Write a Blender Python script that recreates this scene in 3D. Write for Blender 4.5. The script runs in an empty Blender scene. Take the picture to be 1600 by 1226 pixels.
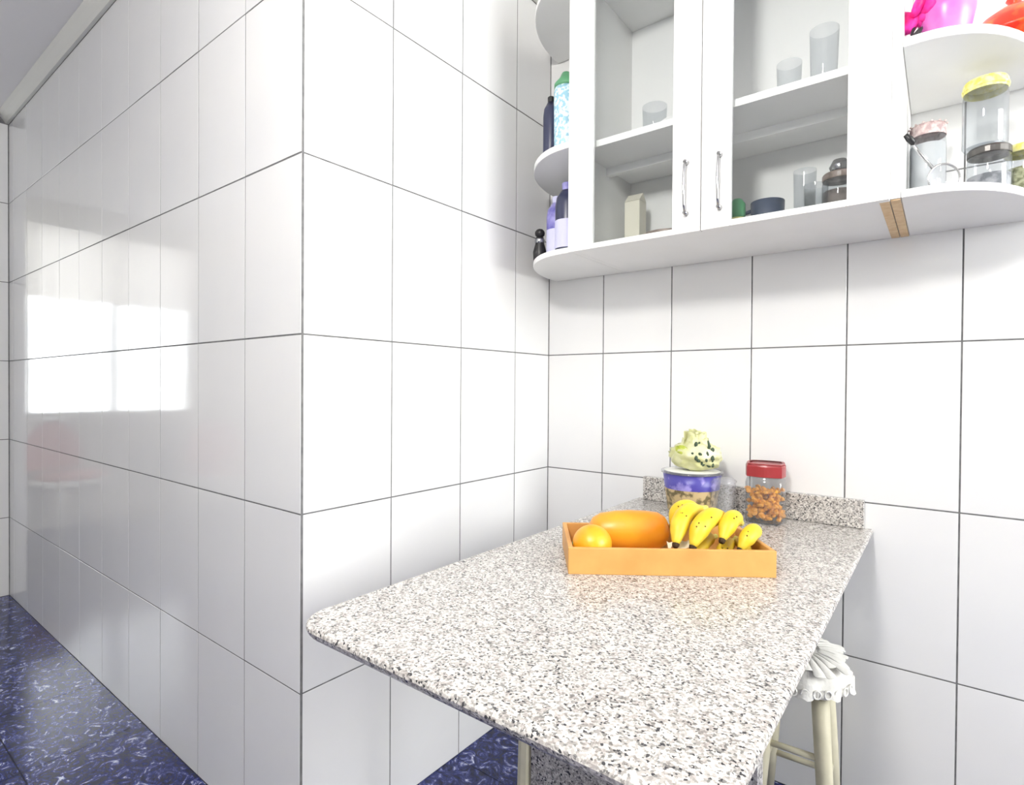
import bpy, bmesh, math, random
from mathutils import Vector, Matrix
random.seed(7)
S = bpy.context.scene
C = S.collection

# ------------------------------------------------------------------ camera
cam_d = bpy.data.cameras.new('camera'); cam = bpy.data.objects.new('camera', cam_d); C.objects.link(cam)
cam_d.sensor_width = 36.0; cam_d.sensor_fit = 'HORIZONTAL'; cam_d.lens = 874.27 / 1600 * 36
cam_d.clip_start = 0.02
fwd = Vector((-0.6110921, 0.79149153, -0.01037271)); rgt = Vector((0.79146958, 0.61116773, 0.0070641)); up = Vector((-0.01193064, 0.00389287, 0.99992125))
M = Matrix((rgt, up, -fwd)).transposed().to_4x4(); M.translation = Vector((1.1234, -0.6933, 1.0869))
cam.matrix_world = M
S.camera = cam

# ------------------------------------------------------------------ world, daylight, exposure
S.view_settings.view_transform = 'Standard'; S.view_settings.look = 'None'
S.view_settings.gamma = 1.0; S.view_settings.use_curve_mapping = False
S.view_settings.exposure = 0.04
wd = bpy.data.worlds.new('daylight'); S.world = wd; wd.use_nodes = True
wd.node_tree.nodes['Background'].inputs[0].default_value = (0.95, 0.98, 1.0, 1)
wd.node_tree.nodes['Background'].inputs[1].default_value = 3.0

def area(name, loc, rot, sx, sy, power, col):
    l = bpy.data.lights.new(name, 'AREA'); l.shape = 'RECTANGLE'; l.size = sx; l.size_y = sy; l.energy = power; l.color = col
    o = bpy.data.objects.new(name, l); C.objects.link(o); o.location = loc; o.rotation_euler = rot
    return o
# daylight entering at the two windows (left wall: seen mirrored in the tiles; right wall: beside the camera)
area('window_daylight_left', (-4.36, -0.945, 1.585), (0, math.radians(-90), 0), 1.43, 1.15, 21, (0.97, 0.99, 1.0))
area('window_daylight_right', (3.54, 0.20, 1.70), (0, math.radians(90), 0), 1.16, 1.36, 105, (1.0, 0.985, 0.96))

# ------------------------------------------------------------------ material helpers
def mat(name, col, rough=0.5, spec=0.5, metal=0.0, noise=None, bump=None, coat=0.0, sss=0.0):
    m = bpy.data.materials.new(name); m.use_nodes = True
    nt = m.node_tree; b = nt.nodes['Principled BSDF']
    b.inputs['Base Color'].default_value = (*col, 1); b.inputs['Roughness'].default_value = rough
    b.inputs['Metallic'].default_value = metal; b.inputs['Specular IOR Level'].default_value = spec
    b.inputs['Coat Weight'].default_value = coat
    tc = nt.nodes.new('ShaderNodeTexCoord')
    if noise:
        sc, col2, lo, hi = noise
        n = nt.nodes.new('ShaderNodeTexNoise'); n.inputs['Scale'].default_value = sc; n.inputs['Detail'].default_value = 4
        r = nt.nodes.new('ShaderNodeValToRGB'); r.color_ramp.elements[0].position = lo; r.color_ramp.elements[1].position = hi
        r.color_ramp.elements[0].color = (*col, 1); r.color_ramp.elements[1].color = (*col2, 1)
        nt.links.new(tc.outputs['Object'], n.inputs['Vector']); nt.links.new(n.outputs['Fac'], r.inputs['Fac']); nt.links.new(r.outputs['Color'], b.inputs['Base Color'])
    if bump:
        sc, st, dist = bump
        n = nt.nodes.new('ShaderNodeTexNoise'); n.inputs['Scale'].default_value = sc; n.inputs['Detail'].default_value = 3
        bp = nt.nodes.new('ShaderNodeBump'); bp.inputs['Strength'].default_value = st; bp.inputs['Distance'].default_value = dist
        nt.links.new(tc.outputs['Object'], n.inputs['Vector']); nt.links.new(n.outputs['Fac'], bp.inputs['Height']); nt.links.new(bp.outputs['Normal'], b.inputs['Normal'])
    return m

def glass_mat(name, tint=(0.97, 0.98, 0.98), ior=1.45, haze=0.0, rough=0.02):
    """thin pane: clear transmission plus fresnel reflection, with an optional milky share"""
    m = bpy.data.materials.new(name); m.use_nodes = True; nt = m.node_tree; nt.nodes.clear()
    out = nt.nodes.new('ShaderNodeOutputMaterial'); tr = nt.nodes.new('ShaderNodeBsdfTransparent'); gl = nt.nodes.new('ShaderNodeBsdfGlossy')
    fr = nt.nodes.new('ShaderNodeFresnel'); mx = nt.nodes.new('ShaderNodeMixShader')
    tr.inputs[0].default_value = (*tint, 1); gl.inputs['Roughness'].default_value = rough; fr.inputs[0].default_value = ior
    last = tr
    if haze:
        df = nt.nodes.new('ShaderNodeBsdfDiffuse'); df.inputs[0].default_value = (0.9, 0.92, 0.93, 1)
        m2 = nt.nodes.new('ShaderNodeMixShader'); m2.inputs[0].default_value = haze
        nt.links.new(tr.outputs[0], m2.inputs[1]); nt.links.new(df.outputs[0], m2.inputs[2]); last = m2
    ge = nt.nodes.new('ShaderNodeNewGeometry'); mr = nt.nodes.new('ShaderNodeMapRange'); mr.inputs['To Min'].default_value = ior; mr.inputs['To Max'].default_value = 1 / ior
    nt.links.new(ge.outputs['Backfacing'], mr.inputs['Value']); nt.links.new(mr.outputs[0], fr.inputs[0])   # same reflectance on both faces of the sheet
    nt.links.new(fr.outputs[0], mx.inputs[0]); nt.links.new(last.outputs[0], mx.inputs[1]); nt.links.new(gl.outputs[0], mx.inputs[2]); nt.links.new(mx.outputs[0], out.inputs[0])
    return m

def granite_mat():
    m = bpy.data.materials.new('speckled_granite'); m.use_nodes = True; nt = m.node_tree; b = nt.nodes['Principled BSDF']
    tc = nt.nodes.new('ShaderNodeTexCoord')
    def vor(scale):
        n = nt.nodes.new('ShaderNodeTexNoise'); n.inputs['Scale'].default_value = scale * 1.6; n.inputs['Detail'].default_value = 1
        ad = nt.nodes.new('ShaderNodeMixRGB'); ad.blend_type = 'ADD'; ad.inputs[0].default_value = 0.0025
        nt.links.new(tc.outputs['Object'], n.inputs['Vector']); nt.links.new(tc.outputs['Object'], ad.inputs[1]); nt.links.new(n.outputs['Color'], ad.inputs[2])
        v = nt.nodes.new('ShaderNodeTexVoronoi'); v.inputs['Scale'].default_value = scale
        nt.links.new(ad.outputs[0], v.inputs['Vector'])
        s = nt.nodes.new('ShaderNodeSeparateColor'); nt.links.new(v.outputs['Color'], s.inputs[0]); return s
    s = vor(350)
    r = nt.nodes.new('ShaderNodeValToRGB'); r.color_ramp.interpolation = 'CONSTANT'
    cr = r.color_ramp; cr.elements[0].position = 0; cr.elements[0].color = (0.045, 0.045, 0.05, 1)
    cr.elements[1].position = 0.07; cr.elements[1].color = (0.19, 0.185, 0.18, 1)
    for p, c in ((0.17, (0.30, 0.285, 0.27, 1)), (0.32, (0.41, 0.39, 0.37, 1)), (0.52, (0.53, 0.505, 0.48, 1)), (0.76, (0.66, 0.645, 0.61, 1))):
        e = cr.elements.new(p); e.color = c
    nt.links.new(s.outputs[0], r.inputs['Fac'])
    s2 = vor(120)   # larger dark clusters of grains
    r2 = nt.nodes.new('ShaderNodeValToRGB'); r2.color_ramp.interpolation = 'CONSTANT'
    r2.color_ramp.elements[0].color = (0.80, 0.78, 0.78, 1); r2.color_ramp.elements[1].position = 0.16; r2.color_ramp.elements[1].color = (1, 1, 1, 1)
    nt.links.new(s2.outputs[1], r2.inputs['Fac'])
    mu = nt.nodes.new('ShaderNodeMixRGB'); mu.blend_type = 'MULTIPLY'; mu.inputs[0].default_value = 1
    nt.links.new(r.outputs[0], mu.inputs[1]); nt.links.new(r2.outputs[0], mu.inputs[2]); nt.links.new(mu.outputs[0], b.inputs['Base Color'])
    b.inputs['Roughness'].default_value = 0.22
    return m

def floor_mat():
    m = bpy.data.materials.new('blue_marbled_floor_tile'); m.use_nodes = True; nt = m.node_tree; b = nt.nodes['Principled BSDF']
    g = nt.nodes.new('ShaderNodeNewGeometry')
    n = nt.nodes.new('ShaderNodeTexNoise'); n.inputs['Scale'].default_value = 22; n.inputs['Detail'].default_value = 7; n.inputs['Roughness'].default_value = 0.72; n.inputs['Distortion'].default_value = 2.2
    r = nt.nodes.new('ShaderNodeValToRGB'); cr = r.color_ramp
    cr.elements[0].position = 0.38; cr.elements[0].color = (0.004, 0.006, 0.03, 1); cr.elements[1].position = 0.68; cr.elements[1].color = (0.62, 0.66, 0.80, 1)
    e = cr.elements.new(0.50); e.color = (0.012, 0.018, 0.10, 1); e = cr.elements.new(0.58); e.color = (0.06, 0.075, 0.25, 1)
    nt.links.new(g.outputs['Position'], n.inputs['Vector']); nt.links.new(n.outputs['Fac'], r.inputs['Fac']); nt.links.new(r.outputs[0], b.inputs['Base Color'])
    b.inputs['Roughness'].default_value = 0.16
    return m

TILE = mat('white_glazed_tile', (0.80, 0.80, 0.795), 0.07, 0.55, noise=(3.0, (0.77, 0.775, 0.78), 0.35, 0.65), bump=(5.0, 0.05, 0.006))
GROUT = mat('dark_grey_grout', (0.13, 0.13, 0.135), 0.9, 0.2, noise=(40, (0.22, 0.22, 0.22), 0.3, 0.7))
PLASTER = mat('painted_plaster', (0.74, 0.73, 0.69), 0.8, 0.2, bump=(60, 0.05, 0.002))
CEIL = mat('ceiling_paint', (0.80, 0.79, 0.79), 0.8, 0.2)
CORN = mat('cornice_paint', (0.70, 0.70, 0.66), 0.6, 0.3)
FLOOR = floor_mat()
FGROUT = mat('floor_grout', (0.03, 0.03, 0.045), 0.8, 0.2)
GRAN = granite_mat()
WHITE = mat('white_lacquer', (0.86, 0.86, 0.85), 0.3, 0.5, noise=(6, (0.83, 0.83, 0.81), 0.4, 0.7))
INNER = mat('white_melamine', (0.90, 0.90, 0.90), 0.4, 0.4)
RAW = mat('raw_pine_edge', (0.66, 0.46, 0.26), 0.7, 0.2, noise=(60, (0.78, 0.60, 0.38), 0.3, 0.7))
CHROME = mat('chrome', (0.46, 0.46, 0.47), 0.15, 0.5, metal=1.0)
PANE = glass_mat('door_glass', (0.975, 0.985, 0.985))
JAR = glass_mat('jar_glass', (0.80, 0.82, 0.84), 1.5, haze=0.06)
WINGLASS = glass_mat('window_glass')
PLASTIC = glass_mat('clear_plastic', (0.93, 0.93, 0.95), 1.4, haze=0.16, rough=0.08)
TRAYW = mat('light_orange_wood', (0.62, 0.33, 0.10), 0.5, 0.4, noise=(14, (0.55, 0.27, 0.075), 0.35, 0.7))
PAPAYA = mat('papaya_skin', (0.74, 0.25, 0.012), 0.35, 0.5, noise=(9, (0.78, 0.34, 0.02), 0.4, 0.7))
ORANGE = mat('orange_skin', (0.78, 0.32, 0.01), 0.35, 0.5, noise=(12, (0.80, 0.42, 0.015), 0.4, 0.7), bump=(220, 0.12, 0.002))
BANANA = mat('banana_skin', (0.70, 0.48, 0.018), 0.45, 0.4, noise=(22, (0.74, 0.56, 0.06), 0.4, 0.65))
BTIP = mat('banana_tip', (0.05, 0.03, 0.015), 0.8, 0.2)
BSTEM = mat('banana_stem', (0.62, 0.55, 0.12), 0.6, 0.3)
PAPER = mat('cream_paper', (0.86, 0.80, 0.62), 0.8, 0.2)
REDLID = mat('red_plastic_lid', (0.30, 0.03, 0.035), 0.3, 0.5)
SNACK = mat('orange_snack', (0.82, 0.38, 0.05), 0.6, 0.3, noise=(70, (0.66, 0.24, 0.02), 0.4, 0.7))
CREAMW = mat('cream_painted_wood', (0.70, 0.66, 0.50), 0.5, 0.4, noise=(18, (0.60, 0.57, 0.42), 0.4, 0.7))
CLOTH = mat('white_crochet_cloth', (0.82, 0.81, 0.77), 0.9, 0.1, bump=(120, 0.4, 0.004))
NAVY = mat('navy_plastic', (0.03, 0.035, 0.08), 0.3, 0.5)
TEAL = mat('pale_blue_print', (0.30, 0.55, 0.68), 0.4, 0.5, noise=(90, (0.75, 0.88, 0.92), 0.45, 0.55))
VIOLET = mat('violet_blue_plastic', (0.12, 0.11, 0.40), 0.3, 0.5, noise=(25, (0.32, 0.30, 0.62), 0.4, 0.6))
LILAC = mat('lilac_label', (0.60, 0.60, 0.80), 0.5, 0.4)
BLACK = mat('black_plastic', (0.012, 0.012, 0.014), 0.4, 0.5)
PINK = mat('pink_plastic', (0.66, 0.14, 0.50), 0.3, 0.5, noise=(12, (0.76, 0.28, 0.62), 0.4, 0.7))
FUCH = mat('fuchsia_petal', (0.70, 0.01, 0.16), 0.5, 0.3, noise=(30, (0.85, 0.04, 0.38), 0.4, 0.6))
REDB = mat('red_orange_glaze', (0.80, 0.035, 0.01), 0.3, 0.5, noise=(28, (0.85, 0.16, 0.03), 0.5, 0.66))
YLID = mat('yellow_lid', (0.72, 0.66, 0.14), 0.4, 0.5, noise=(80, (0.82, 0.80, 0.42), 0.4, 0.6))
DLID = mat('dark_pewter_lid', (0.10, 0.095, 0.09), 0.35, 0.5, metal=0.6)
PLID = mat('dusty_pink_lid', (0.50, 0.36, 0.36), 0.6, 0.3, noise=(110, (0.75, 0.62, 0.60), 0.4, 0.6))
MILK = mat('milk_white', (0.86, 0.86, 0.86), 0.5, 0.4)
GREYC = mat('grey_contents', (0.16, 0.17, 0.19), 0.6, 0.3, noise=(60, (0.40, 0.40, 0.42), 0.4, 0.6))
OLIVE = mat('olive_contents', (0.22, 0.23, 0.09), 0.6, 0.3, noise=(120, (0.62, 0.62, 0.36), 0.4, 0.6))
GREEN = mat('green_plastic', (0.10, 0.32, 0.16), 0.4, 0.5)
CREAM = mat('cream_carton', (0.80, 0.77, 0.66), 0.5, 0.4)
BRONZE = mat('brown_ceramic', (0.16, 0.12, 0.10), 0.35, 0.5, noise=(40, (0.34, 0.27, 0.24), 0.4, 0.6))
SLATE = mat('slate_blue_ceramic', (0.07, 0.09, 0.14), 0.35, 0.5)
PALEY = mat('pale_yellow_green_wrap', (0.60, 0.61, 0.30), 0.4, 0.5, noise=(26, (0.74, 0.73, 0.52), 0.4, 0.7))
PRINTG = mat('dark_green_print', (0.05, 0.08, 0.05), 0.5, 0.3)
GOLDP = mat('beige_gold_print', (0.50, 0.38, 0.20), 0.5, 0.4, noise=(55, (0.14, 0.11, 0.05), 0.48, 0.6))
PURPLE = mat('purple_blue_print', (0.06, 0.05, 0.30), 0.35, 0.5, noise=(22, (0.30, 0.26, 0.60), 0.5, 0.6))
PINKUP = mat('pink_upholstery', (0.66, 0.40, 0.40), 0.8, 0.2)
WPAINT = mat('white_window_paint', (0.85, 0.85, 0.84), 0.4, 0.4)
SPOT = mat('brown_spot', (0.12, 0.06, 0.02), 0.8, 0.2)

# translucent curtain fabric
CURT = bpy.data.materials.new('sheer_curtain'); CURT.use_nodes = True
_nt = CURT.node_tree; _nt.nodes.clear()
_o = _nt.nodes.new('ShaderNodeOutputMaterial'); _t = _nt.nodes.new('ShaderNodeBsdfTranslucent'); _d = _nt.nodes.new('ShaderNodeBsdfDiffuse'); _m = _nt.nodes.new('ShaderNodeMixShader')
_t.inputs[0].default_value = (0.80, 0.76, 0.72, 1); _d.inputs[0].default_value = (0.72, 0.71, 0.66, 1); _m.inputs[0].default_value = 0.48
_nt.links.new(_d.outputs[0], _m.inputs[1]); _nt.links.new(_t.outputs[0], _m.inputs[2]); _nt.links.new(_m.outputs[0], _o.inputs[0])
LAMP = bpy.data.materials.new('lit_lamp_diffuser'); LAMP.use_nodes = True
_b = LAMP.node_tree.nodes['Principled BSDF']; _b.inputs['Emission Color'].default_value = (1, 0.97, 0.92, 1); _b.inputs['Emission Strength'].default_value = 172

# ------------------------------------------------------------------ object helpers
def tag(o, label=None, cat=None, group=None, kind=None):
    if label: o['label'] = label
    if cat: o['category'] = cat
    if group: o['group'] = group
    if kind: o['kind'] = kind
    return o
def thing(name, loc, label, cat, group=None, rz=0.0):
    o = bpy.data.objects.new(name, None); C.objects.link(o); o.location = loc; o.rotation_euler = (0, 0, rz); o.empty_display_size = 0.05
    return tag(o, label, cat, group)
def obj(name, bm, m, parent=None, loc=(0, 0, 0), rot=(0, 0, 0), smooth=False, bevel=0.0, subsurf=0, solid=0.0):
    me = bpy.data.meshes.new(name); bmesh.ops.recalc_face_normals(bm, faces=bm.faces); bm.to_mesh(me); bm.free()
    if smooth:
        me.shade_smooth()
    if m: me.materials.append(m)
    o = bpy.data.objects.new(name, me); C.objects.link(o)
    o.location = loc; o.rotation_euler = rot
    if parent: o.parent = parent
    if solid:
        md = o.modifiers.new('solid', 'SOLIDIFY'); md.thickness = solid; md.offset = 0
    if bevel:
        md = o.modifiers.new('bevel', 'BEVEL'); md.width = bevel; md.segments = 3; md.limit_method = 'ANGLE'
    if subsurf:
        md = o.modifiers.new('sub', 'SUBSURF'); md.levels = subsurf; md.render_levels = subsurf
    if smooth and (bevel or solid):
        pass
    return o
def bx(x0, x1, y0, y1, z0, z1, bm=None):
    bm = bm or bmesh.new()
    v = [bm.verts.new((x, y, z)) for x in (x0, x1) for y in (y0, y1) for z in (z0, z1)]
    for f in ((0, 1, 3, 2), (4, 6, 7, 5), (0, 4, 5, 1), (2, 3, 7, 6), (0, 2, 6, 4), (1, 5, 7, 3)):
        bm.faces.new([v[i] for i in f])
    return bm
def lathe(prof, seg=32, bm=None, sq=0.0, c=(0, 0, 0)):
    """revolve (radius, z) pairs; sq > 0 pushes the section towards a rounded square"""
    bm = bm or bmesh.new(); rings = []
    for r, z in prof:
        if r <= 1e-6:
            rings.append([bm.verts.new((c[0], c[1], c[2] + z))]); continue
        ring = []
        for i in range(seg):
            a = 2 * math.pi * i / seg; ca, sa = math.cos(a), math.sin(a)
            k = 1.0 if not sq else (1 - sq) + sq / max(abs(ca), abs(sa))
            ring.append(bm.verts.new((c[0] + r * k * ca, c[1] + r * k * sa, c[2] + z)))
        rings.append(ring)
    for a, b in zip(rings, rings[1:]):
        for i in range(seg):
            j = (i + 1) % seg
            if len(a) == 1 and len(b) == 1: break
            if len(a) == 1: bm.faces.new((a[0], b[j], b[i]))
            elif len(b) == 1: bm.faces.new((a[i], a[j], b[0]))
            else: bm.faces.new((a[i], a[j], b[j], b[i]))
    return bm
def tube(pts, rad, seg=10, bm=None, caps=True):
    bm = bm or bmesh.new(); pts = [Vector(p) for p in pts]; n = len(pts)
    if not isinstance(rad, (list, tuple)): rad = [rad] * n
    rings = []; ref = Vector((0, 0, 1))
    t0 = (pts[1] - pts[0]).normalized()
    if abs(t0.dot(ref)) > 0.9: ref = Vector((1, 0, 0))
    x = t0.cross(ref).normalized()
    for i, p in enumerate(pts):
        t = (pts[min(i + 1, n - 1)] - pts[max(i - 1, 0)]).normalized()
        x = (x - t * x.dot(t)).normalized(); y = t.cross(x)
        rings.append([bm.verts.new(p + (x * math.cos(2 * math.pi * k / seg) + y * math.sin(2 * math.pi * k / seg)) * rad[i]) for k in range(seg)])
    for a, b in zip(rings, rings[1:]):
        for k in range(seg): bm.faces.new((a[k], a[(k + 1) % seg], b[(k + 1) % seg], b[k]))
    if caps:
        bm.faces.new(list(reversed(rings[0]))); bm.faces.new(rings[-1])
    return bm
def prism(outline, z0, z1, bm=None):
    bm = bm or bmesh.new()
    a = [bm.verts.new((x, y, z0)) for x, y in outline]; b = [bm.verts.new((x, y, z1)) for x, y in outline]
    bm.faces.new(list(reversed(a))); bm.faces.new(b); n = len(a)
    for i in range(n): bm.faces.new((a[i], a[(i + 1) % n], b[(i + 1) % n], b[i]))
    return bm
def blob(r, sx=1, sy=1, sz=1, sub=2, jit=0.0, rnd=random):
    bm = bmesh.new(); bmesh.ops.create_icosphere(bm, subdivisions=sub, radius=r)
    for v in bm.verts:
        k = 1 + rnd.uniform(-jit, jit); v.co = Vector((v.co.x * sx * k, v.co.y * sy * k, v.co.z * sz * k))
    return bm

# ------------------------------------------------------------------ the room shell
H = 0.40; CEILZ = 2.45; XL = -2.66; XW = -4.20; XR = 3.40; YF = -3.40; YB = 0.975; TH = 0.0010; GAP = 0.0036
tile_cache = {}
def tile_mesh(w, h):
    key = (round(w, 3), round(h, 3))
    if key not in tile_cache:
        c = 0.0004; bm = bmesh.new(); x, z = w / 2, h / 2
        back = [bm.verts.new(p) for p in ((-x, TH, -z), (x, TH, -z), (x, TH, z), (-x, TH, z))]
        mid = [bm.verts.new(p) for p in ((-x, c, -z), (x, c, -z), (x, c, z), (-x, c, z))]
        fr = [bm.verts.new(p) for p in ((-x + c, 0, -z + c), (x - c, 0, -z + c), (x - c, 0, z - c), (-x + c, 0, z - c))]
        bm.faces.new(fr)
        for i in range(4):
            j = (i + 1) % 4; bm.faces.new((mid[i], mid[j], fr[j], fr[i])); bm.faces.new((back[i], back[j], mid[j], mid[i]))
        bmesh.ops.recalc_face_normals(bm, faces=bm.faces)
        me = bpy.data.meshes.new('tile'); bm.to_mesh(me); bm.free(); me.materials.append(TILE); tile_cache[key] = me
    return tile_cache[key]
def cut(rects, hole):
    out = []; hx0, hx1, hz0, hz1 = hole
    for x0, x1, z0, z1 in rects:
        if x1 <= hx0 or x0 >= hx1 or z1 <= hz0 or z0 >= hz1: out.append((x0, x1, z0, z1)); continue
        if z0 < hz0: out.append((x0, x1, z0, hz0))
        if z1 > hz1: out.append((x0, x1, hz1, z1))
        a, b = max(z0, hz0), min(z1, hz1)
        if x0 < hx0: out.append((x0, hx0, a, b))
        if x1 > hx1: out.append((hx1, x1, a, b))
    return [r for r in out if r[1] - r[0] > 0.012 and r[3] - r[2] > 0.012]
def tiles(parent, cols, place, rz, hole=None, zmax=2.40, trim0=0.0):
    """cols: joint positions along the wall; place(s, z) gives the world point of a tile's centre on its glazed face"""
    rects = []
    for a, b in zip(cols, cols[1:]):
        z = 0.0
        while z < zmax - 0.02:
            rects.append((min(a, b), max(a, b), z, min(z + H, zmax))); z += H
    if hole: rects = cut(rects, hole)
    for s0, s1, z0, z1 in rects:
        g = GAP / 2
        o = bpy.data.objects.new('tile', tile_mesh(s1 - s0 - 2 * g, z1 - z0 - 2 * g)); C.objects.link(o)
        o.location = place((s0 + s1) / 2, (z0 + z1) / 2)
        o.rotation_euler = (random.uniform(-.0012, .0012), 0, rz + random.uniform(-.0016, .0016)); o.parent = parent

def struct(name, bm, m, label, cat):
    return tag(obj(name, bm, m), label, cat, kind='structure')
floor = struct('floor', bx(XW - .1, XR + .1, YF - .1, YB + .1, -0.06, -TH), FGROUT, 'blue marbled tile floor of the kitchen', 'floor')
fm = None
fx = [XW] + [-4.1 + .4 * i for i in range(19)] + [XR]; fy = [YF] + [-3.1 + .4 * i for i in range(11)] + [YB]
fcache = {}
for i in range(len(fx) - 1):
    for j in range(len(fy) - 1):
        if fx[i + 1] <= 0.001 and fy[j] >= 0: continue
        x0, x1, y0, y1 = fx[i], fx[i + 1], fy[j], fy[j + 1]
        if x0 < 0 and y1 > 0:
            if x1 <= 0.001: y1 = 0.0
        if x1 - x0 < .02 or y1 - y0 < .02: continue
        k = (round(x1 - x0, 3), round(y1 - y0, 3))
        if k not in fcache:
            bm = bx(-k[0] / 2 + .0016, k[0] / 2 - .0016, -k[1] / 2 + .0016, k[1] / 2 - .0016, -TH, 0)
            me = bpy.data.meshes.new('floor_tile'); bmesh.ops.recalc_face_normals(bm, faces=bm.faces); bm.to_mesh(me); bm.free(); me.materials.append(FLOOR); fcache[k] = me
        o = bpy.data.objects.new('floor_tile', fcache[k]); C.objects.link(o); o.location = ((x0 + x1) / 2, (y0 + y1) / 2, 0); o.parent = floor
struct('ceiling', bx(XW - .1, XR + .1, YF - .1, YB + .1, CEILZ, CEILZ + .08), CEIL, 'plain pale grey ceiling above the tiled walls', 'ceiling')
wl = struct('wall_left', bx(XL, -TH, TH, .12, 0, CEILZ), GROUT, 'long glossy white tiled wall on the left mirroring a bright window', 'wall')
tiles(wl, [-.0005] + [-.250 - .2575 * i for i in range(10)] + [XL], lambda s, z: (s, 0, z), 0)
wa = struct('wall_return', bx(-.12, -TH, .12, YB + TH, 0, CEILZ), GROUT, 'short bright white tiled wall between outer corner and cabinet corner', 'wall')
bx(-.06, -TH, TH + .001, .12, 0, CEILZ).free()
tiles(wa, [.0045, .2565, .516, .778, YB], lambda s, z: (0, s, z), math.pi / 2)
wb = struct('wall_back', bx(-.12, XR + .1, YB + TH, YB + .12, 0, CEILZ), GROUT, 'white tiled wall behind the granite table and the hanging cabinet', 'wall')
tiles(wb, [.0, .219, .455, .690, .923, 1.155, 1.388, 1.621, 1.854, 2.087, 2.32, 2.553, 2.786, 3.019, 3.252, XR], lambda s, z: (s, YB, z), 0)
jb = struct('wall_jamb', bx(XL - .12, XL - TH, -.064, .12, 0, CEILZ), GROUT, 'narrow tiled jamb where the left wall ends', 'wall')
tiles(jb, [-.0665, -.001], lambda s_, z: (XL, s_, z), math.pi / 2)
struct('wall_side', bx(XW - .1, XL - .12, 0, .12, 0, CEILZ), PLASTER, 'plain wall running on behind the tiled jamb', 'wall')
WY0, WY1, WZ0, WZ1 = -1.52, -.37, .83, 2.27
bm = bx(XW - .12, XW, YF, WY0, 0, CEILZ); bx(XW - .12, XW, WY1, .12, 0, CEILZ, bm); bx(XW - .12, XW, WY0, WY1, 0, WZ0, bm); bx(XW - .12, XW, WY0, WY1, WZ1, CEILZ, bm)
ww = struct('wall_window', bm, PLASTER, 'end wall with the window that shows mirrored in the left wall', 'wall')
RY0, RY1, RZ0, RZ1 = -.48, .88, 1.12, 2.28
bm = bx(XR, XR + .12, YF, RY0, 0, CEILZ); bx(XR, XR + .12, RY1, YB + .1, 0, CEILZ, bm); bx(XR, XR + .12, RY0, RY1, 0, RZ0, bm); bx(XR, XR + .12, RY0, RY1, RZ1, CEILZ, bm)
struct('wall_right', bm, PLASTER, 'plain wall beside the camera with a wide window', 'wall')
struct('wall_front', bx(XW - .1, XR + .1, YF - .1, YF, 0, CEILZ), PLASTER, 'plain painted wall behind the camera', 'wall')
# cornice along the ceiling
def cornice(name, p0, p1, nrm, label):
    d = Vector(p1) - Vector(p0); L = d.length; bm = bmesh.new()
    prof = [(0, 2.402), (.012, 2.402), (.018, 2.412), (.034, 2.432), (.044, CEILZ - .001), (0, CEILZ - .001)]
    a = [bm.verts.new(Vector((p0[0] + nrm[0] * u, p0[1] + nrm[1] * u, z))) for u, z in prof]; b = [bm.verts.new(Vector((p1[0] + nrm[0] * u, p1[1] + nrm[1] * u, z))) for u, z in prof]
    bm.faces.new(a); bm.faces.new(list(reversed(b)))
    for i in range(len(a)): bm.faces.new((a[i], a[(i + 1) % len(a)], b[(i + 1) % len(a)], b[i]))
    struct(name, bm, CORN, label, 'trim')
cornice('trim_1', (XL, 0), (.044, 0), (0, -1), 'pale cornice along the top of the left tiled wall')
cornice('trim_2', (0, -.044), (0, YB), (1, 0), 'pale cornice along the top of the short tiled wall')
cornice('trim_3', (0, YB), (XR, YB), (0, -1), 'pale cornice above the hanging cabinet wall')
# windows
def window(name, xo, y0, y1, z0, z1, label, nm):
    w = thing(name, (xo, (y0 + y1) / 2, z0), label, 'window'); w['kind'] = 'structure'
    hw = (y1 - y0) / 2; hh = z1 - z0; t = .035
    bm = bx(-.02, .02, -hw, hw, 0, t); bx(-.02, .02, -hw, hw, hh - t, hh, bm); bx(-.02, .02, -hw, -hw + t, t, hh - t, bm); bx(-.02, .02, hw - t, hw, t, hh - t, bm)
    obj('window_frame', bm, WPAINT, w)
    for k in range(1, nm):
        y = -hw + 2 * hw * k / nm; obj('mullion', bx(-.02, .02, y - .03, y + .03, t, hh - t), WPAINT, w)
    for k in range(nm):
        a = -hw + 2 * hw * k / nm + .03; b = -hw + 2 * hw * (k + 1) / nm - .03
        obj('glass_pane', bx(-.002, .002, a, b, t, hh - t), WINGLASS, w)
    return w
window('window_1', XW - .06, WY0, WY1, WZ0, WZ1, 'white two-pane window mirrored in the glossy left wall', 2)
obj('window_sill', bx(.021, .085, -.60, .60, -.025, 0), WPAINT, bpy.data.objects['window_1'], bevel=.003)
window('window_2', XR + .06, RY0, RY1, RZ0, RZ1, 'wide window in the wall right of the camera', 3)

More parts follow.
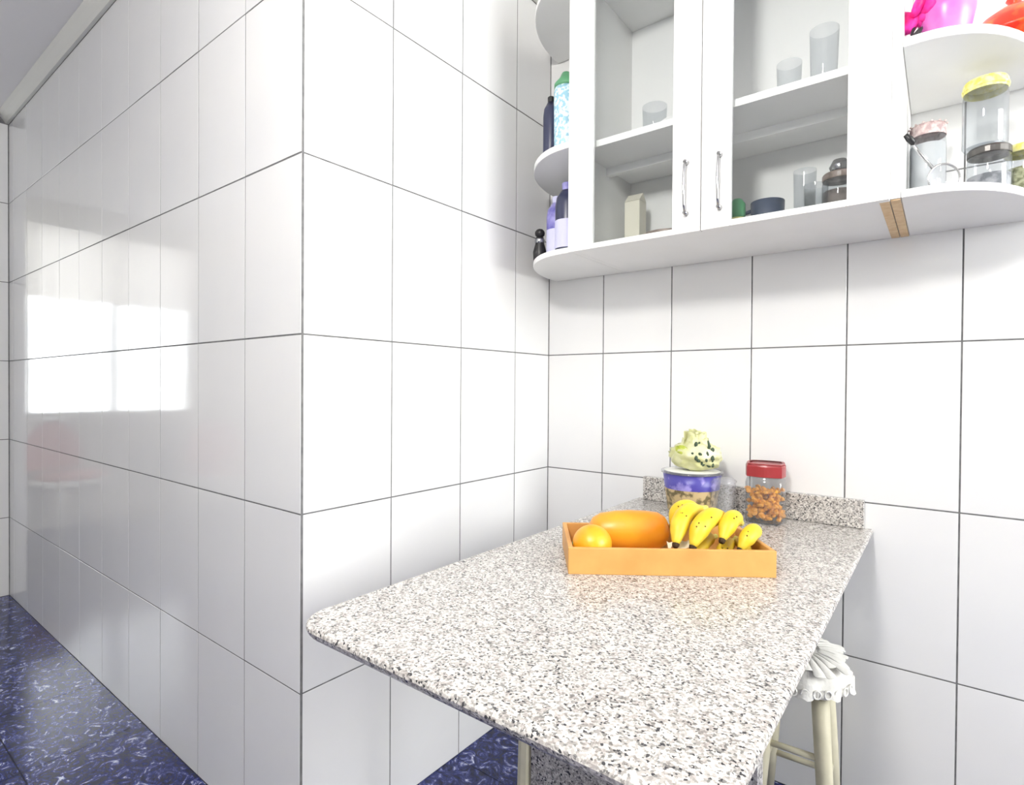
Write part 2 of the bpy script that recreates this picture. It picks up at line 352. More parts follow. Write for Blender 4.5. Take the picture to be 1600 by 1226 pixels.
# ------------------------------------------------------------------ granite table
ZT = .735
tb = thing('granite_table', (.67, .375, 0), 'speckled grey granite breakfast table fixed to the tiled wall', 'table')
def rel(o, p): return (p[0] - o.location.x, p[1] - o.location.y, p[2] - o.location.z)
def slab_outline(ins):
    x0, x1, y0, y1, r = .350 + ins, .987 - ins, -.232 + ins, .973, .055 - ins
    o = [(x0, y1)] + [(x0 + r - r * math.cos(a), y0 + r - r * math.sin(a)) for a in [math.pi / 2 * k / 8 for k in range(9)]]
    o += [(x1 - r + r * math.sin(a), y0 + r - r * math.cos(a)) for a in [math.pi / 2 * k / 8 for k in range(9)]] + [(x1, y1)]
    return [(x - .67, y - .375) for x, y in o]
bm = bmesh.new(); rings = [[bm.verts.new((x, y, z)) for x, y in slab_outline(ins)] for ins, z in ((.016, ZT - .024), (.008, ZT - .020), (.003, ZT - .014), (0, ZT - .007), (.001, ZT - .003), (.0035, ZT - .0005), (.006, ZT))]
for a_, b_ in zip(rings, rings[1:]):
    for i in range(len(a_)): k = (i + 1) % len(a_); bm.faces.new((a_[i], a_[k], b_[k], b_[i]))
bm.faces.new(rings[-1]); bm.faces.new(list(reversed(rings[0])))
obj('tabletop', bm, GRAN, tb)
obj('backsplash', bx(.375 - .67, .968 - .67, .955 - .375, .973 - .375, ZT + .0005, ZT + .072), GRAN, tb, bevel=.002)
obj('support_panel', bx(.555 - .67, .93 - .67, .105 - .375, .135 - .375, 0, ZT - .0245), GRAN, tb)
obj('leg', tube([(.535 - .67, .105 - .375, 0), (.541 - .67, .112 - .375, ZT - .0245)], [.016, .010], 8), CREAMW, tb)

# ------------------------------------------------------------------ hanging cabinet with open corner shelves
CZ0, CZ1, CYF, CYB = 1.459, 2.24, .632, .970; T = .016
CX0, CX1 = .303, 1.034
cb = thing('wall_cabinet', ((CX0 + CX1) / 2, CYB, CZ0), 'white hanging cabinet with two glass doors above the table', 'cabinet')
def cbx(name, a, m, bev=.0012): 
    ox, oy, oz = cb.location
    return obj(name, bx(a[0] - ox, a[1] - ox, a[2] - oy, a[3] - oy, a[4] - oz, a[5] - oz), m, cb, bevel=bev)
sp = cbx('side_panel', (CX0, CX0 + T, CYF, CYB, CZ0, CZ1), WHITE)
sp = cbx('side_panel', (CX1 - T, CX1, CYF, CYB, CZ0 + .001, CZ1), WHITE)
tag(obj('raw_edge', bx(CX1 - T - .001 - cb.location.x, CX1 - cb.location.x - .0005, CYF + .004 - CYB, -.003, -.0015, .001), RAW, sp), 'bare pine edge of the cabinet side')
cbx('bottom_panel', (CX0 + T, CX1 - T, CYF, CYB, CZ0, CZ0 + T), WHITE)
cbx('top_panel', (CX0 + T, CX1 - T, CYF, CYB, CZ1 - T, CZ1), WHITE)
cbx('back_panel', (CX0 + T, CX1 - T, CYB - .005, CYB - .0005, CZ0 + T, CZ1 - T), INNER)
SHZ = 1.738
cbx('shelf', (CX0 + T, CX1 - T, .65, CYB - .006, SHZ, SHZ + .018), INNER)
cbx('shelf_batten', (CX0 + T, CX1 - T, .800, .818, SHZ - .022, SHZ), INNER)
def door(xa, xb, sl, sr, hx):
    yf0, yf1 = CYF - .019, CYF - .001; za, zb = CZ0 - .004, CZ1; ox, oy, oz = cb.location
    bm = bx(xa - ox, xa + sl - ox, yf0 - oy, yf1 - oy, za - oz, zb - oz); bx(xb - sr - ox, xb - ox, yf0 - oy, yf1 - oy, za - oz, zb - oz, bm)
    bx(xa + sl - ox, xb - sr - ox, yf0 - oy, yf1 - oy, za - oz, za + .014 - oz, bm); bx(xa + sl - ox, xb - sr - ox, yf0 - oy, yf1 - oy, zb - .06 - oz, zb - oz, bm)
    d = obj('door', bm, WHITE, cb, bevel=.0015)
    obj('glass_pane', bx(xa + sl - .003 - ox, xb - sr + .003 - ox, yf0 + .008 - oy, yf0 + .011 - oy, za + .010 - oz, zb - .055 - oz), PANE, d)
    yh = yf0 - oy; z0h, z1h = 1.500 - oz, 1.620 - oz; xh = hx - ox
    hd = obj('handle', tube([(xh, yh - .012, z0h), (xh, yh - .019, z0h + .02), (xh, yh - .021, (z0h + z1h) / 2), (xh, yh - .019, z1h - .02), (xh, yh - .012, z1h)], [.0035, .0028, .0034, .0028, .0035], 10), CHROME, d, smooth=True)
    for z in (z0h, z1h):
        obj('handle_foot', tube([(xh, yh + .001, z), (xh, yh - .004, z), (xh, yh - .014, z)], [.0062, .005, .0046], 12), CHROME, hd, smooth=True)
door(CX0 + .001, .6665, .072, .068, .634)
door(.6685, CX1 + .001, .066, .072, .712)

def corner_unit(name, sgn, xin, rx, xp0, xp1, label):
    """quarter-round open shelves: xin = inner edge, rx = reach; sgn = -1 left, +1 right"""
    u = thing(name, (xin, CYB, CZ0), label, 'shelf')
    def board(nm, z0, z1, grow=0.0):
        pts = [(xp1 if sgn > 0 else xp0, 0.0)]
        n = 16; flat = .03; ry = CYB - CYF
        pts = [(0, 0), (0, -ry)]
        for k in range(n + 1):
            a = math.pi / 2 * k / n; pts.append((sgn * (flat + (rx - flat) * math.sin(a)), -ry * math.cos(a)))
        obj(nm, prism(pts, z0 - CZ0, z1 - CZ0), WHITE, u, bevel=.002)
    return u, board
ru, rb = corner_unit('corner_shelf', 1, 1.0525, .235, 0, 0, 'white open quarter-round shelves at the right end of the cabinet')
pn = obj('side_panel', bx(-.0178, -.0005, CYF - CYB, 0, .001, CZ1 - CZ0), WHITE, ru, bevel=.001)
tag(obj('raw_edge', bx(-.0172, -.0008, CYF - CYB + .004, -.003, -.0015, .001), RAW, pn), 'bare pine edge of the shelf side')
rb('bottom_board', CZ0, CZ0 + T); rb('shelf_board', SHZ + .012, SHZ + .030); rb('top_board', CZ1 - T, CZ1)
lu, lb = corner_unit('corner_shelf', -1, CX0 - .0005, .268, 0, 0, 'white open quarter-round shelves at the left end of the cabinet')
lb('bottom_board', CZ0, CZ0 + T); lb('shelf_board', SHZ + .012, SHZ + .030); lb('top_board', CZ1 - T, CZ1)
SB = CZ0 + T; SM = SHZ + .018; SR = SHZ + .030     # surfaces things stand on: bottom board, cabinet shelf, round shelf

# ------------------------------------------------------------------ jars, bottles and crockery
def jar(name, loc, r, h, label, cat, glass=JAR, lid=None, lidh=.014, fill=None, fillh=0.0, seg=28, sq=0.0, neck=0.92, fillname='contents', group=None):
    j = thing(name, loc, label, cat, group)
    obj('jar_body', lathe([(r * .9, 0), (r, .006), (r, h * .80), (r * .97, h * .88), (r * neck, h * .94), (r * neck, h)], seg, sq=sq), glass, j, smooth=True)
    obj('jar_base', lathe([(0, .001), (r * .88, .001), (r * .90, .004), (0, .005)], seg, sq=sq), glass, j)
    if lid:
        rl = r * neck * 1.06
        obj('lid', lathe([(0, h + .001), (rl, h + .001 - lidh * .7), (rl * 1.02, h - lidh * .5), (rl * 1.02, h + lidh * .25), (rl * .95, h + lidh * .5), (0, h + lidh * .45)][1:] , seg, sq=sq), lid, j, smooth=False)
    if fill:
        obj(fillname, lathe([(0, .0055), (r * .90, .0055), (r * .95, .012), (r * .95, fillh), (0, fillh * 1.02)], seg, sq=sq), fill, j, smooth=True)
    return j
def bottle(name, loc, r, h, label, m, capm, bandm=None, shoulder=.62):
    b = thing(name, loc, label, 'bottle')
    obj('bottle_body', lathe([(0, 0), (r * .92, 0), (r, .006), (r, h * shoulder), (r * .9, h * (shoulder + .10)), (r * .45, h * (shoulder + .2)), (r * .36, h * .90), (0, h * .90)], 24), m, b, smooth=True)
    obj('cap', lathe([(0, h * .88), (r * .42, h * .88), (r * .44, h * .99), (r * .36, h), (0, h)], 18), capm, b)
    if bandm: obj('bottle_label', lathe([(r * 1.012, h * .14), (r * 1.012, h * .5)], 24), bandm, b, smooth=True)
    return b
# left round shelf, upper board
bottle('bottle', (.150, .755, SR), .024, .215, 'dark navy slim bottle on the upper left round shelf', NAVY, BLACK, None, .72)
bt = thing('patterned_tumbler', (.212, .742, SR), 'tall pale blue patterned tumbler next to the navy bottle', 'tumbler')
obj('tumbler_body', lathe([(0, 0), (.030, 0), (.034, .01), (.036, .20), (.034, .215), (0, .215)], 28), TEAL, bt, smooth=True)
obj('lid', lathe([(0, .215), (.035, .215), (.035, .228), (.02, .245), (.012, .262), (0, .264)], 28), GREEN, bt, smooth=True)
# left round shelf, lower board
bottle('bottle', (.143, .802, SB), .032, .215, 'lilac and violet squeeze bottle on the lower left round shelf', VIOLET, LILAC, LILAC, .70)
bottle('bottle', (.205, .765, SB), .036, .235, 'dark navy bottle beside the violet one, close to the cabinet side', NAVY, VIOLET, LILAC, .70)
bottle('bottle', (.262, .735, SB), .026, .20, 'slim violet bottle with a navy cap against the cabinet side', VIOLET, NAVY, None, .70)
kb = thing('pepper_mill', (.078, .803, SB), 'small black mill with silver rings at the end of the lower shelf', 'mill')
obj('mill_body', lathe([(0, 0), (.020, 0), (.022, .05), (.014, .078), (.013, .096), (0, .096)], 20), BLACK, kb, smooth=True)
obj('ring', lathe([(.0148, .078), (.0165, .081), (.0165, .088), (.0148, .091)], 20), CHROME, kb, smooth=True)
obj('knob', blob(.017, 1, 1, .9, 2), BLACK, kb, (0, 0, .110), smooth=True)
# right round shelf, upper board
pb = thing('pink_pot', (1.118, .715, SR), 'pink plastic pot on the upper right round shelf', 'pot')
obj('pot_body', lathe([(0, .001), (.030, .001), (.036, .006), (.047, .060), (.049, .085), (.046, .085), (.043, .055), (0, .03)], 30), PINK, pb, smooth=True)
obj('rim', lathe([(.046, .083), (.052, .083), (.052, .092), (.046, .092)], 30), PINK, pb, smooth=True)
fl = thing('artificial_flower', (1.072, .690, SR), 'fuchsia flower with dark leaf drooping beside the pink pot', 'flower')
fb = random.Random(3)
for k in range(7):
    a = k * 2.4; rr = .018 + .004 * k / 7
    obj('petal', blob(.022, 1, .45, .9, 2, .06, fb), FUCH, fl, (rr * math.cos(a), .6 * rr * math.sin(a), .066 + .012 * math.sin(a * 1.7)), (.4 * math.sin(a), .5 * math.cos(a), a), smooth=True)
obj('stem', tube([(-.002, 0, .055), (-.008, -.004, .03), (.004, -.004, .001)], .003, 8), BLACK, fl)
obj('leaf', blob(.018, .32, .12, 1, 2), BLACK, fl, (-.002, -.01, .022), (0, .7, 0), smooth=True)
rbw = thing('covered_dish', (1.226, .812, SR), 'red-orange glazed covered dish at the end of the upper round shelf', 'dish')
obj('dish_body', lathe([(0, .0), (.040, .0), (.044, .006), (.078, .014), (.084, .020), (.080, .022), (0, .018)], 36), REDB, rbw, smooth=True)
obj('dish_lid', lathe([(.078, .0225), (.072, .040), (.055, .062), (.032, .078), (.012, .083), (.008, .092), (.014, .100), (.010, .108), (0, .109)], 36), REDB, rbw, smooth=True)
# right round shelf, lower board
j2 = jar('glass_jar', (1.190, .800, SB), .036, .094, 'squat clear jar with dark rim and grey contents under the yellow-lidded jar', 'jar', lid=DLID, fill=GREYC, fillh=.045)
j1 = jar('glass_jar', (1.183, .802, SB + .1025), .037, .128, 'tall empty clear jar with a yellow lid, stacked on another jar', 'jar', lid=YLID, lidh=.02)
obj('lid_rim', lathe([(.0365, .119), (.0385, .121), (.0385, .125), (.0365, .127)], 28), YLID, j1)
j3 = jar('glass_jar', (1.088, .868, SB), .034, .188, 'tall jar of white powder with a speckled dusty pink lid', 'jar', lid=PLID, lidh=.022, fill=MILK, fillh=.155)
for k in range(14):
    a = 2 * math.pi * k / 14; obj('lid_stud', blob(.0028, 1, 1, 1, 1), PLID, j3, (.034 * math.cos(a), .034 * math.sin(a), .199))
jar('glass_jar', (1.248, .845, SB), .034, .10, 'clear jar of olive green seeds at the far end of the lower round shelf', 'jar', fill=OLIVE, fillh=.06, lid=YLID)
st = thing('tea_strainer', (1.118, .712, SB), 'small steel tea strainer with black tipped handle leaning on jars', 'strainer', rz=math.radians(30))
cz = .031; ring = [(.029 * math.cos(2 * math.pi * k / 24), 0, cz + .029 * math.sin(2 * math.pi * k / 24)) for k in range(25)]
obj('rim', tube(ring, .0022, 8, caps=False), CHROME, st, smooth=True)
bm = lathe([(.028, 0), (.026, .008), (.018, .018), (.008, .023), (0, .0245)], 24)
obj('mesh_bowl', bm, PLASTIC, st, (0, 0, cz), (math.radians(-90), 0, 0), smooth=True)
obj('handle', tube([(-.020, 0, cz + .021), (-.045, 0, cz + .052), (-.062, 0, cz + .078)], [.0030, .0026, .0030], 8), CHROME, st, smooth=True)
obj('handle_tip', tube([(-.056, 0, cz + .072), (-.064, 0, cz + .082), (-.072, 0, cz + .090)], [.0055, .0065, .004], 10), BLACK, st, smooth=True)
# inside the cabinet, right door
cu = thing('mug', (.770, .800, SB), 'dark slate blue mug behind the right glass door', 'mug')
obj('mug_body', lathe([(0, 0), (.032, 0), (.037, .005), (.039, .075), (.036, .075), (.034, .01), (0, .008)], 30), SLATE, cu, smooth=True)
obj('mug_handle', tube([(-.038, 0, .06), (-.056, 0, .056), (-.060, 0, .038), (-.052, 0, .02), (-.037, 0, .018)], .005, 8), SLATE, cu, smooth=True)
sj = jar('sugar_jar', (.925, .805, SB), .036, .105, 'lidded glass sugar jar with brown contents by the right door stile', 'jar', lid=BRONZE, fill=BRONZE, fillh=.07)
obj('lid_knob', lathe([(0, .108), (.016, .112), (.022, .128), (.014, .144), (0, .146)], 20), CHROME, sj, smooth=True)
def tumbler(loc, r, h, label, group=None):
    t = thing('drinking_glass', loc, label, 'glass', group)
    obj('glass_wall', lathe([(r * .82, .001), (r * .86, .004), (r, h)], 24), JAR, t, smooth=True)
    obj('glass_base', lathe([(0, .0005), (r * .80, .0005), (r * .82, .010), (0, .011)], 24), JAR, t)
tumbler((.845, .845, SB), .026, .150, 'tall clear drinking glass between mug and sugar jar')
tumbler((.882, .770, SB), .026, .085, 'short clear glass in front of the sugar jar')
gp = thing('spice_bottle', (.716, .735, SB), 'small green bottle with yellow foot behind the right door edge', 'bottle')
obj('bottle_body', lathe([(0, .028), (.017, .028), (.019, .034), (.019, .062), (.010, .075), (0, .076)], 20), GREEN, gp, smooth=True)
obj('foot', lathe([(0, 0), (.018, 0), (.019, .004), (.019, .028), (0, .028)], 20), YLID, gp)
tumbler((.90, .74, SM), .030, .14, 'clear glass on the upper shelf near the right door stile')
tumbler((.82, .78, SM), .028, .11, 'shorter clear glass on the upper shelf behind the right door')
# inside the cabinet, left door
cc = thing('milk_carton', (.385, .862, SB), 'tall narrow cream carton behind the left glass door', 'carton')
obj('carton_body', bx(-.024, .024, -.024, .024, 0, .165), CREAM, cc, bevel=.002)
bm = bmesh.new(); vv = [bm.verts.new(p) for p in ((-.024, -.024, .165), (.024, -.024, .165), (.024, .024, .165), (-.024, .024, .165), (-.024, 0, .190), (.024, 0, .190))]
for f in ((0, 1, 5, 4), (3, 4, 5, 2), (0, 4, 3), (1, 2, 5)): bm.faces.new([vv[i] for i in f])
obj('carton_top', bm, CREAM, cc)
ds = thing('serving_dish', (.525, .765, SB), 'low brown ceramic dish behind the left glass door', 'dish')
obj('dish_body', lathe([(0, 0), (.045, 0), (.062, .020), (.066, .026), (.062, .026), (.045, .006), (0, .005)], 32), BRONZE, ds, smooth=True)
obj('dish_lid_knob', blob(.010, 1, 1, 1, 2), BRONZE, ds, (0, 0, .013), smooth=True)
tc_ = thing('teapot', (.595, .835, SB), 'small dark brown jug half hidden by the left door stile', 'jug')
obj('jug_body', lathe([(0, 0), (.026, 0), (.036, .02), (.036, .05), (.024, .075), (.026, .09), (0, .088)], 28), BRONZE, tc_, smooth=True)
obj('jug_handle', tube([(.03, 0, .07), (.052, 0, .066), (.054, 0, .04), (.034, 0, .025)], .005, 8), BRONZE, tc_, smooth=True)
tumbler((.47, .80, SM), .034, .12, 'clear glass on the upper shelf behind the left door')
pl = thing('white_bowl', (.54, .80, SM), 'white bowl on the upper shelf behind the left door', 'bowl')
obj('bowl_body', lathe([(0, 0), (.022, 0), (.024, .006), (.045, .03), (.052, .055), (.049, .055), (.03, .02), (0, .01)], 30), MILK, pl, smooth=True)

# ------------------------------------------------------------------ fruit tray on the table
TR = thing('wooden_tray', (.568, .203, ZT), 'shallow light orange wooden tray holding papaya and bananas', 'tray', rz=math.radians(35.7))
TL, TD, THH, TW = .386, .20, .050, .009
obj('tray_bottom', bx(TW, TL - TW, TW, TD - TW, 0, .008), TRAYW, TR)
obj('tray_side', bx(0, TL, 0, TW, 0, THH), TRAYW, TR, bevel=.0015); obj('tray_side', bx(0, TL, TD - TW, TD, 0, THH), TRAYW, TR, bevel=.0015)
obj('tray_end', bx(0, TW, TW, TD - TW, 0, THH), TRAYW, TR, bevel=.0015); obj('tray_end', bx(TL - TW, TL, TW, TD - TW, 0, THH), TRAYW, TR, bevel=.0015)
MT = Matrix.Translation(TR.location) @ Matrix.Rotation(math.radians(35.7), 4, 'Z')
def W(u, v, z): return MT @ Vector((u, v, z))
def in_tray(name, u, v, z, label, cat, group=None):
    o = thing(name, W(u, v, z), label, cat, group, rz=math.radians(35.7)); return o
pp = in_tray('papaya', .137, .136, .008, 'long orange papaya lying in the left half of the tray', 'papaya')
prof = [(0, -.084), (.014, -.083), (.026, -.076), (.035, -.060), (.040, -.03), (.042, 0), (.041, .035), (.038, .060), (.030, .074), (.014, .082), (0, .083)]
obj('papaya_body', lathe(prof, 28), PAPAYA, pp, (0, 0, .0425), (0, math.radians(90), 0), smooth=True)
obj('stem_scar', lathe([(0, 0), (.006, 0), (.005, .003), (0, .004)], 12), SPOT, pp, (-.0865, 0, .0425), (0, math.radians(-90), 0))
og = in_tray('orange', .050, .050, .008, 'round bright orange fruit at the left end of the tray', 'orange')
obj('orange_body', blob(.0385, 1, 1, .95, 4), ORANGE, og, (0, 0, .0368), smooth=True)
obj('stem_button', lathe([(0, 0), (.0035, 0), (.003, .0015), (0, .002)], 10), GREEN, og, (-.0374, 0, .037), (0, math.radians(-90), 0))

def banana(a, b, bulge, r, label, spots=0, rnd=random.Random(5)):
    """from dark blossom tip a to stem end b (tray coordinates), arched by bulge"""
    a, b, bg = Vector(a), Vector(b), Vector(bulge); n = 15; base = (a + b) / 2
    o = thing('banana', W(*base), label, 'banana', 'bananas in the wooden tray', rz=math.radians(35.7))
    P = []; Rr = []
    for i in range(n):
        t = i / (n - 1); P.append(a.lerp(b, t) + bg * math.sin(math.pi * t) - base)
        Rr.append(r * (min(1, (.34 + 2.6 * t)) if t < .3 else (1 if t < .72 else max(.38, 1 - (t - .72) * 2.2))))
    obj('banana_skin', tube(P, Rr, 6), BANANA, o, smooth=True, subsurf=2)
    d0 = (P[0] - P[1]).normalized(); obj('blossom_tip', tube([P[0] - d0 * .002, P[0] + d0 * .003, P[0] + d0 * .006], [r * .34, r * .30, r * .2], 8), BTIP, o)
    d1 = (P[-1] - P[-2]).normalized(); obj('stem', tube([P[-1] - d1 * .003, P[-1] + d1 * .008, P[-1] + d1 * .018], [r * .36, r * .30, r * .34], 8), BSTEM, o)
    for q_ in range(5):
        i_ = rnd.randrange(4, 12); a_ = rnd.uniform(2.2, 5.4); n_ = Vector((math.cos(a_) * .5, -.75, .5)).normalized()
        obj('freckle', blob(.0016, 1, 1, 1, 1), SPOT, o, P[i_] + n_ * (Rr[i_] * .93))
    return o
banana((.226, .130, .062), (.300, .165, .082), (-.012, 0, .024), .0205, 'pale yellow banana at the back left of the bunch, touching the papaya')
banana((.208, .032, .050), (.284, .125, .100), (-.012, -.004, .020), .0215, 'longest banana of the bunch, second from the papaya')
banana((.238, .024, .048), (.326, .105, .090), (-.010, -.008, .022), .0228, 'big front banana slanting across the middle of the bunch')
banana((.296, .032, .060), (.358, .115, .078), (-.002, -.006, .022), .0205, 'short banana third from the tray right end')
banana((.328, .026, .044), (.382, .085, .062), (.002, -.008, .018), .0185, 'small banana at the right end of the bunch')
banana((.252, .050, .026), (.310, .130, .040), (0, 0, .008), .0165, 'lower banana hidden under the big front banana')
banana((.292, .032, .026), (.345, .120, .034), (0, 0, .006), .0165, 'lower banana between the dark gaps at the front')
banana((.345, .036, .026), (.362, .130, .036), (.002, 0, .006), .0150, 'lowest banana beside the right tray end')
wp = in_tray('paper_wrap', .222, .060, .0085, 'crumpled cream paper between papaya and bananas', 'paper')
bm = bmesh.new(); rp = random.Random(2); g = [[bm.verts.new((-.02 + .010 * i, -.03 + .012 * j, .012 + .030 * rp.random() + .004 * i)) for j in range(6)] for i in range(5)]
for i in range(4):
    for j in range(5): bm.faces.new((g[i][j], g[i + 1][j], g[i + 1][j + 1], g[i][j + 1]))
obj('paper_sheet', bm, PAPER, wp, smooth=True, solid=.0006, subsurf=1)

# ------------------------------------------------------------------ jars at the back of the table
rj = thing('snack_jar', (.752, .890, ZT), 'square clear jar with red lid, half full of orange snacks', 'jar', rz=math.radians(8))
obj('jar_body', lathe([(.043, 0), (.048, .004), (.049, .012), (.049, .104), (.046, .114), (.042, .120), (.042, .128)], 40, sq=.55), JAR, rj, smooth=True)
obj('jar_base', lathe([(0, .001), (.041, .001), (.042, .004), (0, .005)], 40, sq=.55), JAR, rj)
ld = obj('lid', lathe([(.047, .122), (.0485, .123), (.0485, .149), (.047, .153), (0, .154)], 40, sq=.5), REDLID, rj)
obj('lid_rim', lathe([(.0395, .1538), (.046, .1538), (.046, .1565), (.0395, .1565)], 40, sq=.5), REDLID, ld)
bm = bmesh.new(); rs = random.Random(11); n = 0
while n < 190:
    x, y, z = rs.uniform(-.046, .046), rs.uniform(-.046, .046), rs.uniform(.012, .088)
    if abs(x) ** 3 + abs(y) ** 3 >.044 ** 3: continue
    r_ = rs.uniform(.0060, .0085); b2 = blob(r_, rs.uniform(.8, 1.2), rs.uniform(.8, 1.2), rs.uniform(.7, 1.1), 1, .15, rs)
    vs = {v: bm.verts.new(v.co + Vector((x, y, z))) for v in b2.verts}
    for f in b2.faces: bm.faces.new([vs[v] for v in f.verts])
    b2.free(); n += 1
sn = obj('snack_pieces', bm, SNACK, None, (.752, .890, ZT)); tag(sn, 'heap of orange snack pieces inside the red-lidded jar', 'snacks', kind='stuff')
pk = thing('plastic_tub', (.560, .875, ZT), 'clear food tub with purple band and golden print at the back of the table', 'tub')
obj('tub_body', lathe([(0, .001), (.060, .001), (.066, .008), (.074, .070)], 36), GOLDP, pk, smooth=True)
obj('purple_band', lathe([(.0745, .070), (.080, .112), (.077, .112), (.070, .070)], 36), PURPLE, pk, smooth=True)
obj('tub_rim', lathe([(.078, .112), (.085, .113), (.085, .118), (.076, .119)], 36), PLASTIC, pk, smooth=True)
obj('tub_cover', lathe([(.076, .1185), (.05, .121), (0, .122)], 36), MILK, pk, smooth=True)
bd = thing('wrapped_bundle', (.572, .866, ZT + .1225), 'crumpled pale yellow-green plastic wrapped bundle on top of the tub', 'bundle')
rw = random.Random(9); from mathutils import noise as mn
def rumpled(r, sx, sy, sz, amp, fr, seed):
    b = bmesh.new(); bmesh.ops.create_icosphere(b, subdivisions=4, radius=1.0)
    for v in b.verts:
        n_ = v.co.normalized(); k = 1 + amp * (1 - 2 * abs(mn.noise(n_ * fr + Vector((seed, 0, 0))))) + amp * .5 * mn.noise(n_ * fr * 2.3 + Vector((0, seed, 0)))
        v.co = Vector((n_.x * r * sx * k, n_.y * r * sy * k, n_.z * r * sz * k))
    return b
_bb = rumpled(.056, 1.15, .95, .66, .20, 2.6, 3.1); _pts = [v.co.copy() for v in _bb.verts if v.co.x > .008 and v.co.y < -.018 and v.co.z > -.022]
obj('bundle_body', _bb, PALEY, bd, (0, 0, .040), smooth=True)
for k in range(20):
    a = k * 2.39; bm = bmesh.new(); w_ = .016 + .010 * rw.random(); hgt = .028 + .020 * rw.random(); el = rw.uniform(.1, 1.3)
    gv = [[bm.verts.new((w_ * (i - 2) / 2 * (1 - .35 * (j / 3) ** 2), .008 * math.sin(i * 1.8 + k) * (j / 3) - .012 * (j / 3) ** 2, hgt * j / 3)) for j in range(4)] for i in range(5)]
    for i in range(4):
        for j in range(3): bm.faces.new((gv[i][j], gv[i + 1][j], gv[i + 1][j + 1], gv[i][j + 1]))
    obj('wrap_fold', bm, PALEY, bd, (.052 * math.cos(a) * math.cos(el), .044 * math.sin(a) * math.cos(el), .040 + .036 * math.sin(el)), (-(math.pi / 2 - el) * .75, 0, a + math.pi / 2), smooth=True, solid=.0009, subsurf=1)
obj('tied_top', tube([(0, 0, .062), (.002, 0, .082), (-.006, 0, .102)], [.012, .006, .015], 9), PALEY, bd, smooth=True)
obj('green_heart', rumpled(.015, 1.2, .22, .7, .3, 2.5, 1.0), mat('lime_green_patch', (0.36, 0.42, 0.03), 0.5, noise=(60, (0.52, 0.58, 0.12), 0.4, 0.6)), bd, (-.020, -.049, .058), (-.55, .3, -.25), smooth=True)
for k in range(16):
    x, y, z = rw.choice(_pts) + Vector((0, 0, .040))
    bm = rumpled(.0045, rw.uniform(.5, 1.3), .5, rw.uniform(.6, 1.4), .3, 2.0, k * 1.7)
    obj('dark_print', bm, PRINTG, bd, (x, y, z), (0, rw.uniform(-1, 1), .9 * x / .06), smooth=True)
obj('twig', tube([(.040, -.020, .052), (.047, -.024, .072), (.043, -.024, .086)], [.003, .0045, .002], 8), PRINTG, bd, smooth=True)
gl = thing('ribbed_cup', (.645, .868, ZT), 'small clear ribbed plastic cup between the tub and snack jar', 'cup')
obj('cup_wall', lathe([(.027, 0)] + [(.031 + .0018 * (k % 2) + .0004 * k, .006 + .009 * k) for k in range(11)], 32), PLASTIC, gl, smooth=True)
obj('cup_base', lathe([(0, .0005), (.026, .0005), (.027, .004), (0, .005)], 32), PLASTIC, gl)
obj('cup_lid', lathe([(.0385, .096), (.039, .100), (.030, .108), (0, .110)], 32), PLASTIC, gl, smooth=True)

# ------------------------------------------------------------------ stool with crocheted cover
SX, SY, SZ = .850, .800, .432
so = thing('stool', (SX, SY, 0), 'cream wooden stool with white crocheted seat cover under the table', 'stool')
obj('seat', lathe([(0, SZ - .024), (.090, SZ - .024), (.095, SZ - .020), (.095, SZ - .008), (.090, SZ - .004), (0, SZ - .004)], 40), CREAMW, so)
bm = bmesh.new(); seg = 72; rings = []
for j, (rr, z) in enumerate([(0.0, .026), (.035, .027), (.07, .023), (.094, .014), (.107, .0), (.112, -.012), (.115, -.024), (.117, -.032)]):
    ring = []
    for i in range(seg):
        a = 2 * math.pi * i / seg; ruf = (.0 if j < 3 else (.004 + .0016 * j) * math.sin(a * 11 + .4 * j)) ; dz = 0 if j < 6 else .006 * abs(math.sin(a * 12))
        wr = .005 * math.sin(5 * a + 17 * rr) * (1 if 0 < j < 5 else 0)
        ring.append(bm.verts.new(((rr + ruf * .5) * math.cos(a), (rr + ruf * .5) * math.sin(a), SZ + z + wr - dz)))
    rings.append(ring)
for a_, b_ in zip(rings, rings[1:]):
    for i in range(seg): bm.faces.new((a_[i], a_[(i + 1) % seg], b_[(i + 1) % seg], b_[i]))
bmesh.ops.remove_doubles(bm, verts=rings[0], dist=1e-4)
cv = obj('seat_cover', bm, CLOTH, so, smooth=True)
rk = random.Random(4)
for k in range(13):      # fanned folds of the cover on top
    a = -1.2 + 2.5 * k / 12; L = .055 + .03 * rk.random()
    bm = bmesh.new(); gv = []
    for i in range(5):
        rr = .045 + L * i / 4
        gv.append([bm.verts.new((rr * math.cos(a + s * .10 * (1 + i / 4) / 1.5), rr * math.sin(a + s * .10 * (1 + i / 4) / 1.5), SZ + .030 - .35 * max(0, rr - .078) + .005 * (1 - abs(s)) + .004 * rk.random())) for s in (-1, 0, 1)])
    for i in range(4):
        for s in range(2): bm.faces.new((gv[i][s], gv[i + 1][s], gv[i + 1][s + 1], gv[i][s + 1]))
    obj('cover_fold', bm, CLOTH, cv, smooth=True, solid=.0012, subsurf=1)
for k in range(30):      # open stitches along the hanging border
    a = 2 * math.pi * k / 30
    obj('crochet_loop', tube([(.117 * math.cos(a + .07 * math.cos(t)), .117 * math.sin(a + .07 * math.cos(t)), SZ - .024 + .009 * math.sin(t)) for t in [2 * math.pi * q / 10 for q in range(11)]], .0022, 5, caps=False), CLOTH, cv, smooth=True)
legs = []
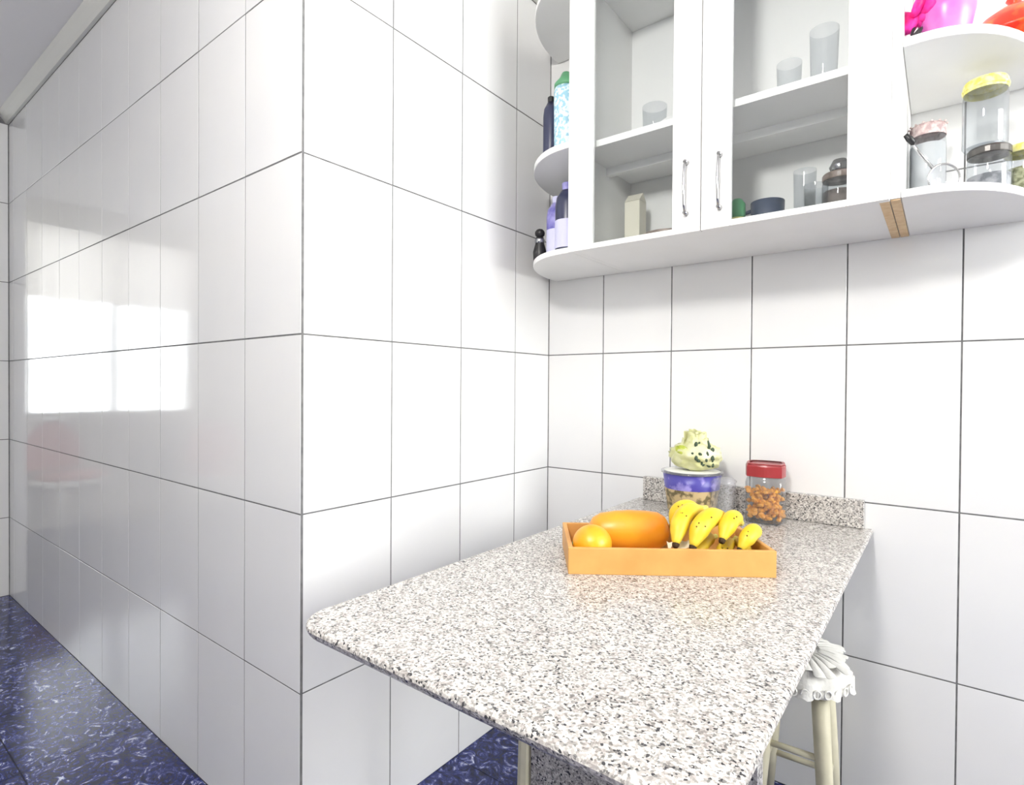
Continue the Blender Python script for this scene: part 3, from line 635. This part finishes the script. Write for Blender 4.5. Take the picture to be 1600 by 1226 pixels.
for k in range(4):
    a = math.radians(-42 + 90 * k); tp = Vector((.075 * math.cos(a), .075 * math.sin(a), SZ - .024)); bt_ = Vector((.112 * math.cos(a), .112 * math.sin(a), 0)); legs.append((tp, bt_))
    obj('leg', tube([bt_, bt_.lerp(tp, .5), tp], [.014, .018, .019], 10), CREAMW, so, smooth=True)
for k in range(4):
    f = (.42, .36, .42, .60)[k]
    p, q_ = legs[k][1].lerp(legs[k][0], f), legs[(k + 1) % 4][1].lerp(legs[(k + 1) % 4][0], f); obj('rung', tube([p, q_], .0075, 8), CREAMW, so, smooth=True)

# ------------------------------------------------------------------ the far end of the kitchen, mirrored in the left wall
def chair(loc, rz, label):
    c = thing('kitchen_chair', loc, label, 'chair', 'padded chairs by the window', rz)
    obj('seat', lathe([(0, .40), (.19, .40), (.21, .415), (.21, .435), (.19, .45), (0, .455)], 36, sq=.3), WPAINT, c, smooth=True)
    obj('seat_pad', lathe([(0, .45), (.17, .45), (.185, .465), (.16, .485), (0, .49)], 36, sq=.3), PINKUP, c, smooth=True)
    pts = []
    for k in range(13):
        a = math.pi * k / 12; pts.append((.20 * math.cos(a), .19, .60 + .24 * math.sin(a)))
    obj('back_frame', tube([(.20, .17, .43)] + pts + [(-.20, .17, .43)], .016, 10), WPAINT, c, smooth=True)
    out = [(.185 * math.cos(math.pi * k / 12), .60 + .22 * math.sin(math.pi * k / 12)) for k in range(13)] + [(-.185, .50), (.185, .50)]
    bm = prism(out, -.015, .015); obj('back_pad', bm, PINKUP, c, (0, .19, 0), (math.radians(90), 0, 0), bevel=.006)
    for sx in (-1, 1):
        for sy in (-1, 1): obj('leg', tube([(sx * .19, sy * .18, 0), (sx * .16, sy * .15, .405)], [.014, .018], 10), WPAINT, c, smooth=True)
    return c
chair((-3.55, -.48, 0), math.radians(70), 'pink padded white chair nearest the mirrored window')
chair((-3.05, -1.22, 0), math.radians(110), 'pink padded white chair further from the mirrored window')
vl = thing('window_valance', (XW + .05, -.945, 1.70), 'short sheer valance curtain over the upper window', 'curtain')
bm = bmesh.new(); nn = 90; g = [[bm.verts.new((.012 * math.sin(i * .9), -.60 + 1.20 * i / nn, (.57 if j else .0) + (0 if j else .03 * abs(math.sin(i * math.pi / 15))))) for j in range(2)] for i in range(nn + 1)]
for i in range(nn): bm.faces.new((g[i][0], g[i + 1][0], g[i + 1][1], g[i][1]))
obj('curtain_cloth', bm, CURT, vl, smooth=True)
obj('curtain_rod', tube([(0, -.64, .572), (0, .64, .572)], .009, 10), WPAINT, vl, smooth=True)
lp = thing('pendant_lamp', (.88, -1.15, CEILZ), 'white glass globe lamp hanging behind the camera', 'lamp')
obj('ceiling_rose', lathe([(0, 0), (.05, 0), (.05, -.012), (.02, -.03), (0, -.03)], 24), WPAINT, lp)
obj('cord', tube([(0, 0, -.03), (0, 0, -.26)], .004, 8), WPAINT, lp)
obj('globe_cap', lathe([(0, -.255), (.035, -.255), (.045, -.275), (.045, -.292), (0, -.292)], 24), WPAINT, lp)
obj('lamp_globe', blob(.12, 1, 1, 1, 4), LAMP, lp, (0, 0, -.41), smooth=True)
